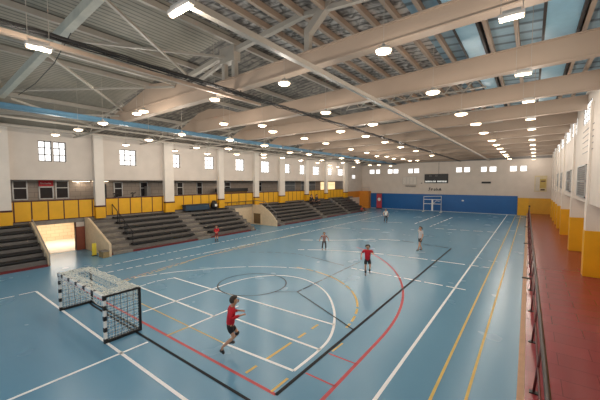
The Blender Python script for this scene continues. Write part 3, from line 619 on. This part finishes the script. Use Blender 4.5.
# stair handrails
def handrail(y, lab, ks=(0, 2, 4)):
    t = thing('stair_handrail', lab, 'handrail', (0, y, 0))
    z = lambda k: .32+k*.29
    for k in ks:
        x = X0-k*DX-.2; mk('rail', BLACK, lambda bm: tube(bm, [(x, 0, z(k)), (x, 0, z(k)+.85), (x-.75, 0, z(k)+.85+.42), (x-.75, 0, z(k)+.58)], .028, 8), t)
handrail(9.0, 'black handrails climbing the first stairs right of the entrance'); 
t = thing('sloping_handrail', 'pale tubular handrail sloping down left of the lit entrance', 'handrail', (0, 4.78, 0)); mk('rail', LSTEEL, lambda bm: tube(bm, [(-22.2, 0, 2.1), (-22.0, 0, 2.15), (-19.3, 0, .62), (-19.28, 0, .0)], .03), t)
t = thing('sloping_handrail', 'grey tubular handrail on top of the curved passage wall', 'handrail', (0, 22.14, 0)); mk('rail', GREY, lambda bm: tube(bm, [(-22.3, 0, 1.95), (-22.3, 0, 2.4), (-20.8, 0, 2.3), (-19.35, 0, 1.3), (-19.35, 0, .5)], .03), t)
t = thing('sloping_handrail', 'dark handrail across the top of the beige passage', 'handrail', (XL+.3, 0, 2.0)); mk('rail', BLACK, lambda bm: [tube(bm, [(0, 17.6, 0), (0, 17.6, .35), (0, 22.0, .35), (0, 22.0, 0)], .03)] + [tube(bm, [(0, y, 0), (0, y, .35)], .02) for y in (18.7, 19.8, 20.9)], t)
t = thing('covered_bench', 'dark blue covered box on top of the grandstand beside the third pillar', 'covered box', (-22.05, 15.4, 1.925)); mk('body', MAT_B, lambda bm: box(bm, -.25, .25, -1.25, 1.0, 0, .42), t, bevel=.03); mk('lid', mat('navy_lid', (28, 46, 62), .5), lambda bm: box(bm, -.28, .28, -1.3, 1.05, .42, .48), t)
t = thing('equipment_bag', 'dark bag with pale patches on the grandstand right of the blue box', 'bag', (-22.0, 17.0, 1.925)); mk('body', BLACK, lambda bm: [lathe(bm, [(.2, 0), (.3, .15), (.28, .45), (.12, .7)], 12)], t, True); mk('patch', WHITE, lambda bm: box(bm, .22, .31, -.1, .1, .2, .4), t)
struct(bx('wall_left', ORNG, XL-.3, XL-.001, 41.8, YF, 1.75, 2.75)); struct(bx('wall_left', BEIGE, XL-.3, XL-.001, 42.6, YF, 2.75, 4.35))
t = thing('warning_board', 'slim upright yellow board standing beside the entrance end wall', 'sign', (-19.95, 7.0, 0)); mk('panel', mat('bright_yellow', (240, 214, 70), .5), lambda bm: box(bm, -.03, .03, -.11, .11, .04, .72), t, bevel=.01); mk('foot', BLACK, lambda bm: box(bm, -.1, .1, -.13, .13, 0, .04), t)
t = thing('low_planter', 'low speckled stone box at the foot of the beige end wall', 'planter', (-19.15, 7.2, 0)); mk('body', mat('speckled_stone', (150, 130, 90), .8, var=.5, scale=40), lambda bm: box(bm, -.3, .3, -.16, .16, 0, .34), t, bevel=.02); mk('rim', CONCL, lambda bm: [box(bm, -.32, .32, -.18, .18, .34, .37)], t)

# ------------------------------------------------------------------ handball goal with net
gx0, gx1, gy0, gy1, gh = -12.23, -8.78, 3.26, 4.16, 1.26
t = thing('handball_goal', 'low handball goal with black and white posts and white net on the court', 'goal', (gx0, gy0, 0)); GW, GD = gx1-gx0, gy1-gy0
for x in (0, GW):
    mk('goal_post', WHITE, lambda bm: box(bm, x-.033, x+.033, -.033, .033, 0, gh), t)
    ch = t.children[-1]
for x, po in zip((0, GW), [c for c in t.children if c.name.startswith('goal_post')]):
    [mk('black_band', BLACK, lambda bm: box(bm, x-.038, x+.038, -.038, .038, z, z+.12), po) for z in (0, .3, .6, .88, 1.14)]
cb = mk('crossbar', WHITE, lambda bm: box(bm, .04, GW-.04, -.04, .04, gh-.08, gh), t); [mk('black_band', BLACK, lambda bm: box(bm, x, x+.16, -.045, .045, gh-.085, gh+.005), cb) for x in (.3, .9, 1.5, 2.1, 2.7)]
[mk('base_frame', BLACK, lambda bm: box(bm, x-.04, x+.04, .04, GD, 0, .07), t) for x in (0, GW)]
mk('back_frame', BLACK, lambda bm: [box(bm, GW-.03, GW+.03, GD-.03, GD+.03, 0, gh-.02), box(bm, -.03, .03, GD-.03, GD+.03, 0, gh-.02), box(bm, 0, GW, GD-.02, GD+.02, .0, .04)], t)
[mk('top_frame', BLACK, lambda bm: bar(bm, (x, .04, gh-.03), (x, GD, gh-.03), .05), t) for x in (0, GW)]
def netp(bm, A, U, V, nu, nv, r, jit=.012, sag=0, diag=False):
    A, U, V = Vector(A), Vector(U), Vector(V); rr = random.Random(3)
    P = [[A+U*(i/nu)+V*(j/nv)+Vector((rr.uniform(-jit, jit), rr.uniform(-jit, jit), rr.uniform(-jit, jit)-sag*math.sin(math.pi*i/nu)*math.sin(math.pi*j/nv))) for j in range(nv+1)] for i in range(nu+1)]
    for i in range(nu+1):
        for j in range(nv+1):
            if i < nu: bar(bm, P[i][j], P[i+1][j], r)
            if j < nv: bar(bm, P[i][j], P[i][j+1], r)
[mk('side_net', NETW, lambda bm: netp(bm, (x, .03, .06), (0, GD-.03, 0), (0, 0, gh-.1), 11, 15, .0065), t) for x in (0, GW)]
[mk('side_net', NETB, lambda bm: netp(bm, (x+.01, .06, .1), (0, GD-.06, 0), (0, 0, gh-.14), 5, 8, .008), t) for x in (0, GW)]
mk('back_net', NETW, lambda bm: [netp(bm, (0, GD, gh-.42), (GW, 0, 0), (0, 0, .4), 36, 4, .009)], t)
def f(bm):
    netp(bm, (0, 0, gh), (GW, 0, 0), (0, .3, -.02), 40, 4, .013, .025); netp(bm, (0, GD-.26, gh-.02), (GW, 0, 0), (0, .28, 0), 40, 4, .013, .025)
    netp(bm, (0, 0, gh), (.35, 0, 0), (0, GD, 0), 5, 12, .013, .025); netp(bm, (GW-.4, 0, gh), (.4, 0, 0), (0, GD, 0), 5, 12, .013, .025)
    netp(bm, (.3, .25, gh-.02), (GW-.6, 0, 0), (0, GD-.5, 0), 20, 4, .007, .02, .14)
    netp(bm, (0, -.01, gh-.3), (GW, 0, 0), (0, 0, .3), 24, 3, .009, .02)
mk('top_net', NETW, f, t)

# ------------------------------------------------------------------ people
SKIN = mat('skin', (206, 158, 128), .55, var=.03); HAIRB = mat('dark_brown_hair', (48, 36, 28), .6); HAIRK = mat('black_hair', (30, 24, 22), .6); HAIRL = mat('light_brown_hair', (110, 84, 62), .6)
EYE = mat('eye', (30, 24, 22), .2); LIP = mat('lips', (160, 92, 84), .5)
def skin_mesh(name, m, verts, edges, radii, parent, H, root=0, sub=1):
    me = bpy.data.meshes.new(name); me.from_pydata([Vector(v)*H for v in verts], edges, []); me.update()
    o = bpy.data.objects.new(name, me); COL.objects.link(o); me.materials.append(m)
    if parent: o.parent = parent
    md = o.modifiers.new('skin', 'SKIN'); md.use_smooth_shade = True; md.branch_smoothing = .3
    for i, v in enumerate(me.skin_vertices[0].data):
        r = radii[i]; v.radius = (r[0]*H, r[1]*H) if isinstance(r, tuple) else (r*H, r*H); v.use_root = (i == root)
    s = o.modifiers.new('sub', 'SUBSURF'); s.levels = sub; s.render_levels = sub
    return o
BASE = dict(pelvis=(0,0,.53), spine=(0,0,.62), chest=(0,.0,.735), neck=(0,-.005,.825), head0=(0,.01,.875), head1=(0,.012,.92), head2=(0,.008,.962),
    shL=(-.10,0,.795), elL=(-.14,-.02,.64), wrL=(-.14,.05,.50), shR=(.10,0,.795), elR=(.14,-.02,.64), wrR=(.14,.05,.50),
    hipL=(-.055,0,.495), knL=(-.06,.012,.28), anL=(-.06,-.015,.055), toL=(-.065,.085,.02), hipR=(.055,0,.495), knR=(.06,.012,.28), anR=(.06,-.015,.055), toR=(.065,.085,.02))
def person(lab, loc, rz, H, pose, shirt, legs, hairm=HAIRB, sleeve='short', trouser='short', sock=None, shoe=BLACK, lean=0, extra=None, hair_len=0, group=None, pad=None):
    P = {k: Vector(v) for k, v in BASE.items()}
    if lean:
        M = Matrix.Rotation(R(-lean), 3, 'X'); c = P['pelvis'].copy()
        for k in ('spine','chest','neck','head0','head1','head2','shL','shR','elL','elR','wrL','wrR'): P[k] = c + M @ (P[k]-c)
    for k, v in pose.items(): P[k] = Vector(v)
    t = thing('person', lab, 'person', loc, rz, group)
    V, E, Rr = [], [], []
    def av(p, r, prev=None):
        V.append(tuple(p)); Rr.append(r)
        if prev is not None: E.append((prev, len(V)-1))
        return len(V)-1
    pe = av(P['pelvis'], (.058, .046)); sp = av(P['spine'], (.058, .047), pe); chs = av(P['chest'], (.068, .05), sp); nk = av(P['neck'], .03, chs)
    h0 = av(P['head0'], (.042, .048), nk); h1 = av(P['head1'], (.060, .069), h0); h2 = av(P['head2'], (.044, .050), h1)
    fw = Vector((0, 1, 0)); hd = pose.get('face', None)
    if hd is not None: fw = Vector(hd).normalized(); P.pop('face', None)
    rt = fw.cross(Vector((0, 0, 1))).normalized()
    for s, S_ in ((-1, 'L'), (1, 'R')):
        sh = av(P['sh'+S_], .034, chs); el = av(P['el'+S_], .024, sh); wr = av(P['wr'+S_], .016, el)
        d = (P['wr'+S_]-P['el'+S_]).normalized(); side_ = d.cross(Vector((0, 0, 1)) if abs(d.z) < .9 else fw).normalized(); nrm = side_.cross(d)
        pm = av(P['wr'+S_]+d*.022, (.017, .012), wr); pk = av(P['wr'+S_]+d*.042, (.018, .010), pm)
        for q, (o_, L_) in enumerate(((-.015, .036), (-.005, .043), (.005, .041), (.015, .032))):
            b0 = P['wr'+S_]+d*.048+side_*o_; f1 = av(b0, .0058, pk); f2 = av(b0+d*L_*.55-nrm*.006, .0052, f1); av(b0+d*L_*.8-nrm*.02, .0045, f2)
        t1 = av(P['wr'+S_]+d*.028+side_*.022, .0065, pm); av(P['wr'+S_]+d*.052+side_*.032-nrm*.006, .0055, t1)
        hp = av(P['hip'+S_], .044, pe); kn = av(P['kn'+S_], .033, hp); md = av(P['kn'+S_]*.6+P['an'+S_]*.4-(P['to'+S_]-P['an'+S_]).normalized()*.006, .031, kn)
        an = av(P['an'+S_], .02, md); av(P['an'+S_]*.3+P['to'+S_]*.7, (.024, .016), an); av(P['to'+S_], (.022, .012), len(V)-1)
    skin_mesh('body', SKIN, V, E, Rr, t, H, 0, 1)
    # face
    hc = P['head1']
    def ball(bm, c, r, sc=(1, 1, 1)):
        M = Matrix.Translation(Vector(c)*H) @ Matrix.Diagonal((*[r*H*q for q in sc], 1)); bmesh.ops.create_uvsphere(bm, u_segments=12, v_segments=8, radius=1, matrix=M)
    up = Vector((0, 0, 1))
    mk('nose', SKIN, lambda bm: ball(bm, hc+fw*.069-up*.012, .012, (.8, 1, 1.4)), t, True)
    mk('eyes', EYE, lambda bm: [ball(bm, hc+fw*.063+rt*s*.022+up*.004, .0075) for s in (-1, 1)], t, True)
    mk('mouth', LIP, lambda bm: ball(bm, hc+fw*.06-up*.034, .012, (1.2, .5, .35)), t, True)
    mk('ears', SKIN, lambda bm: [ball(bm, hc+rt*s*.061-fw*.004-up*.004, .014, (.5, .8, 1.3)) for s in (-1, 1)], t, True)
    def hair(bm):
        c = (hc+up*.008-fw*.008)*H; bmesh.ops.create_uvsphere(bm, u_segments=20, v_segments=14, radius=.078*H, matrix=Matrix.Translation(c))
        kill = []
        for v in bm.verts:
            q = (v.co-c)/H; a = q.dot(fw)
            if (a > .0 and q.z < .012+a*.55) or (a <= 0 and q.z < -.03-hair_len+a*.2): kill.append(v)
            else: v.co += Vector((random.uniform(-1, 1), random.uniform(-1, 1), random.uniform(-1, 1)))*.004*H
        bmesh.ops.delete(bm, geom=kill, context='VERTS')
    hh = mk('hair', hairm, hair, t, True); md_ = hh.modifiers.new('thick', 'SOLIDIFY'); md_.thickness = .012*H
    # shirt
    V2, E2, R2 = [], [], []
    def a2(p, r, prev=None):
        V2.append(tuple(p)); R2.append(r)
        if prev is not None: E2.append((prev, len(V2)-1))
        return len(V2)-1
    a = a2(P['pelvis']+Vector((0, 0, -.085)), (.100, .086)); b = a2(P['spine'], (.092, .076), a); c = a2(P['chest'], (.100, .078), b); c2 = a2(P['neck']*.62+P['chest']*.38, (.080, .056), c); a2(P['neck']*.97+P['chest']*.03, (.042, .04), c2)
    for S_ in 'LR':
        s0 = a2(P['sh'+S_]+Vector((0, 0, .004)), .052, c)
        if sleeve == 'short': a2(P['sh'+S_]*.35+P['el'+S_]*.65, .038, s0)
        elif sleeve == 'long': e_ = a2(P['el'+S_], .034, s0); a2(P['el'+S_]*.15+P['wr'+S_]*.85, .026, e_)
    skin_mesh('shirt', shirt, V2, E2, R2, t, H)
    V2, E2, R2 = [], [], []
    a = a2(P['pelvis']+Vector((0, 0, .045)), (.074, .064)); a = a2(P['pelvis']+Vector((0, 0, -.01)), (.082, .070), a)
    for S_ in 'LR':
        h_ = a2(P['hip'+S_]+Vector((0, 0, -.03)), .055, a)
        if trouser == 'short': a2(P['hip'+S_]*.3+P['kn'+S_]*.7, .056, h_)
        else: k_ = a2(P['kn'+S_], .044, h_); a2(P['kn'+S_]*.1+P['an'+S_]*.9, .034, k_)
    skin_mesh('shorts' if trouser == 'short' else 'trousers', legs, V2, E2, R2, t, H)
    for S_ in 'LR':
        A_, T_ = P['an'+S_], P['to'+S_]; d = (T_-A_).normalized(); heel = A_*.85+T_*.15 - Vector((d.x, d.y, 0))*.03 + Vector((0, 0, (T_.z-A_.z)*.6))
        skin_mesh('shoe', shoe, [A_+Vector((0, 0, -.004)), heel, A_*.45+T_*.55+Vector((0, 0, -.004)), T_+d*.008], [(0, 1), (0, 2), (2, 3)], [.029, .029, .032, (.030, .021)], t, H)
        if sock: skin_mesh('sock', sock, [P['kn'+S_]*.55+A_*.45, P['kn'+S_]*.3+A_*.7, A_], [(0, 1), (1, 2)], [.036, .033, .025], t, H)
        if pad == S_: skin_mesh('knee_pad', BLACK, [P['kn'+S_]*.8+P['hip'+S_]*.2, P['kn'+S_], P['kn'+S_]*.7+A_*.3], [(0, 1), (1, 2)], [.043, .045, .04], t, H)
    return t
REDS = mat('red_shirt', (206, 18, 40), .7, var=.1); BLK = mat('black_shorts', (28, 26, 30), .7); GRYS = mat('grey_shirt', (214, 208, 208), .7); PINK = mat('faded_pink_shirt', (172, 128, 120), .7)
WHT = mat('white_bib', (236, 232, 226), .7); DKR = mat('dark_red_shorts', (124, 26, 36), .7); DKT = mat('dark_trousers', (36, 32, 36), .7); SHW = mat('black_white_shoe', (52, 48, 48), .5); SHG = mat('grey_shoe', (150, 146, 146), .5)
boy = person('boy in red top and black shorts running across the near court', (-5.76, 4.86, 0), R(-42), 1.46,
    dict(elL=(-.15,-.03,.68), wrL=(-.08,.17,.70), elR=(.15,.0,.66), wrR=(.06,.19,.68),
         knR=(.06,.06,.31), anR=(.055,-.14,.15), toR=(.06,-.10,.05), knL=(-.05,.13,.33), anL=(-.05,-.01,.20), toL=(-.05,.075,.17)), REDS, BLK, HAIRB, 'long', 'short', None, SHW, lean=10, pad='L')
tr_ = (P_ for P_ in ())
red2 = person('boy in red shirt and black shorts running toward the camera at mid court', (-5.79, 12.85, 0), R(-150), 1.42,
    dict(elL=(-.19,-.03,.70), wrL=(-.15,.10,.72), elR=(.19,-.06,.68), wrR=(.20,.03,.58), knL=(-.07,.08,.30), anL=(-.07,-.03,.12), toL=(-.07,.05,.08), knR=(.065,.03,.28), anR=(.06,-.0,.055), toR=(.06,.09,.02)), REDS, BLK, HAIRK, 'short', 'short', BLACK, SHG, lean=6)
person('boy in grey shirt and black shorts walking on the right of the court', (-5.3, 19.4, 0), R(140), 1.5,
    dict(elR=(.15,-.05,.64), wrR=(.13,-.02,.50), knL=(-.05,.07,.285), anL=(-.05,.12,.07), toL=(-.05,.2,.04), knR=(.05,.0,.28), anR=(.05,-.10,.075), toR=(.05,-.02,.02)), GRYS, BLK, HAIRB, 'short', 'short', None, BLACK)
person('small child in faded pink shirt and dark trousers behind the centre circle', (-10.15, 16.1, 0), R(-140), 1.13,
    dict(elL=(-.2,-.02,.68), wrL=(-.24,.03,.56), elR=(.2,-.02,.68), wrR=(.24,.03,.56), knL=(-.09,.04,.29), anL=(-.09,.0,.06), knR=(.09,.04,.29), anR=(.1,-.03,.06)), PINK, DKT, HAIRL, 'short', 'long', None, SHG, lean=8)
person('player in white bib and dark trousers near the far end of the court', (-11.9, 30.8, 0), R(-150), 1.45,
    dict(knL=(-.08,.03,.29), knR=(.09,.08,.30), anR=(.11,.02,.08), toR=(.12,.1,.05), elR=(.19,0,.66), wrR=(.15,.08,.56)), WHT, DKT, HAIRB, 'short', 'long', None, BLACK)
person('small child all in red standing in front of the left grandstand', (-17.75, 13.9, 0), R(-120), 1.15,
    dict(wrL=(-.06,.12,.62), wrR=(.06,.12,.60), elL=(-.14,.0,.66), elR=(.14,.0,.66)), REDS, DKR, mat('reddish_hair', (120, 50, 44), .6), 'long', 'short', BLACK, BLACK)
SIT = dict(pelvis=(0,0,.09), spine=(0,.01,.18), chest=(0,.03,.29), neck=(0,.04,.38), head0=(0,.055,.43), head1=(0,.06,.475), head2=(0,.055,.517), shL=(-.1,.03,.355), shR=(.1,.03,.355), elL=(-.14,.08,.21), elR=(.14,.08,.21), wrL=(-.08,.2,.17), wrR=(.08,.2,.17),
    hipL=(-.055,.02,.075), hipR=(.055,.02,.075), knL=(-.08,.24,.10), knR=(.08,.24,.10), anL=(-.08,.26,-.11), anR=(.08,.26,-.11), toL=(-.08,.35,-.145), toR=(.08,.35,-.145))
TOPZ = .32+4*.29+.12
person('adult in black seated high on the far grandstand, left of the pair', (X0-4*DX-.2, 31.2, TOPZ), R(-95), 1.95, SIT, BLK, DKT, HAIRK, 'long', 'long')
person('adult in dark grey seated high on the far grandstand, right of the pair', (X0-4*DX-.2, 32.3, TOPZ), R(-80), 1.95, SIT, mat('charcoal_top', (58, 58, 64), .7), DKT, HAIRB, 'long', 'long')
FS = {k: (v[0], v[1], v[2]) for k, v in SIT.items()}
FS.update(knL=(-.09,.17,.20), knR=(.09,.17,.20), anL=(-.08,.26,.045), anR=(.08,.26,.045), toL=(-.08,.34,.02), toR=(.08,.34,.02), wrL=(-.07,.2,.17), wrR=(.07,.2,.17))
person('child in red sitting on the floor at the far end of the grandstand', (-19.0, 40.0, .01), R(-120), 1.4, FS, REDS, DKT, HAIRB, 'short', 'long')
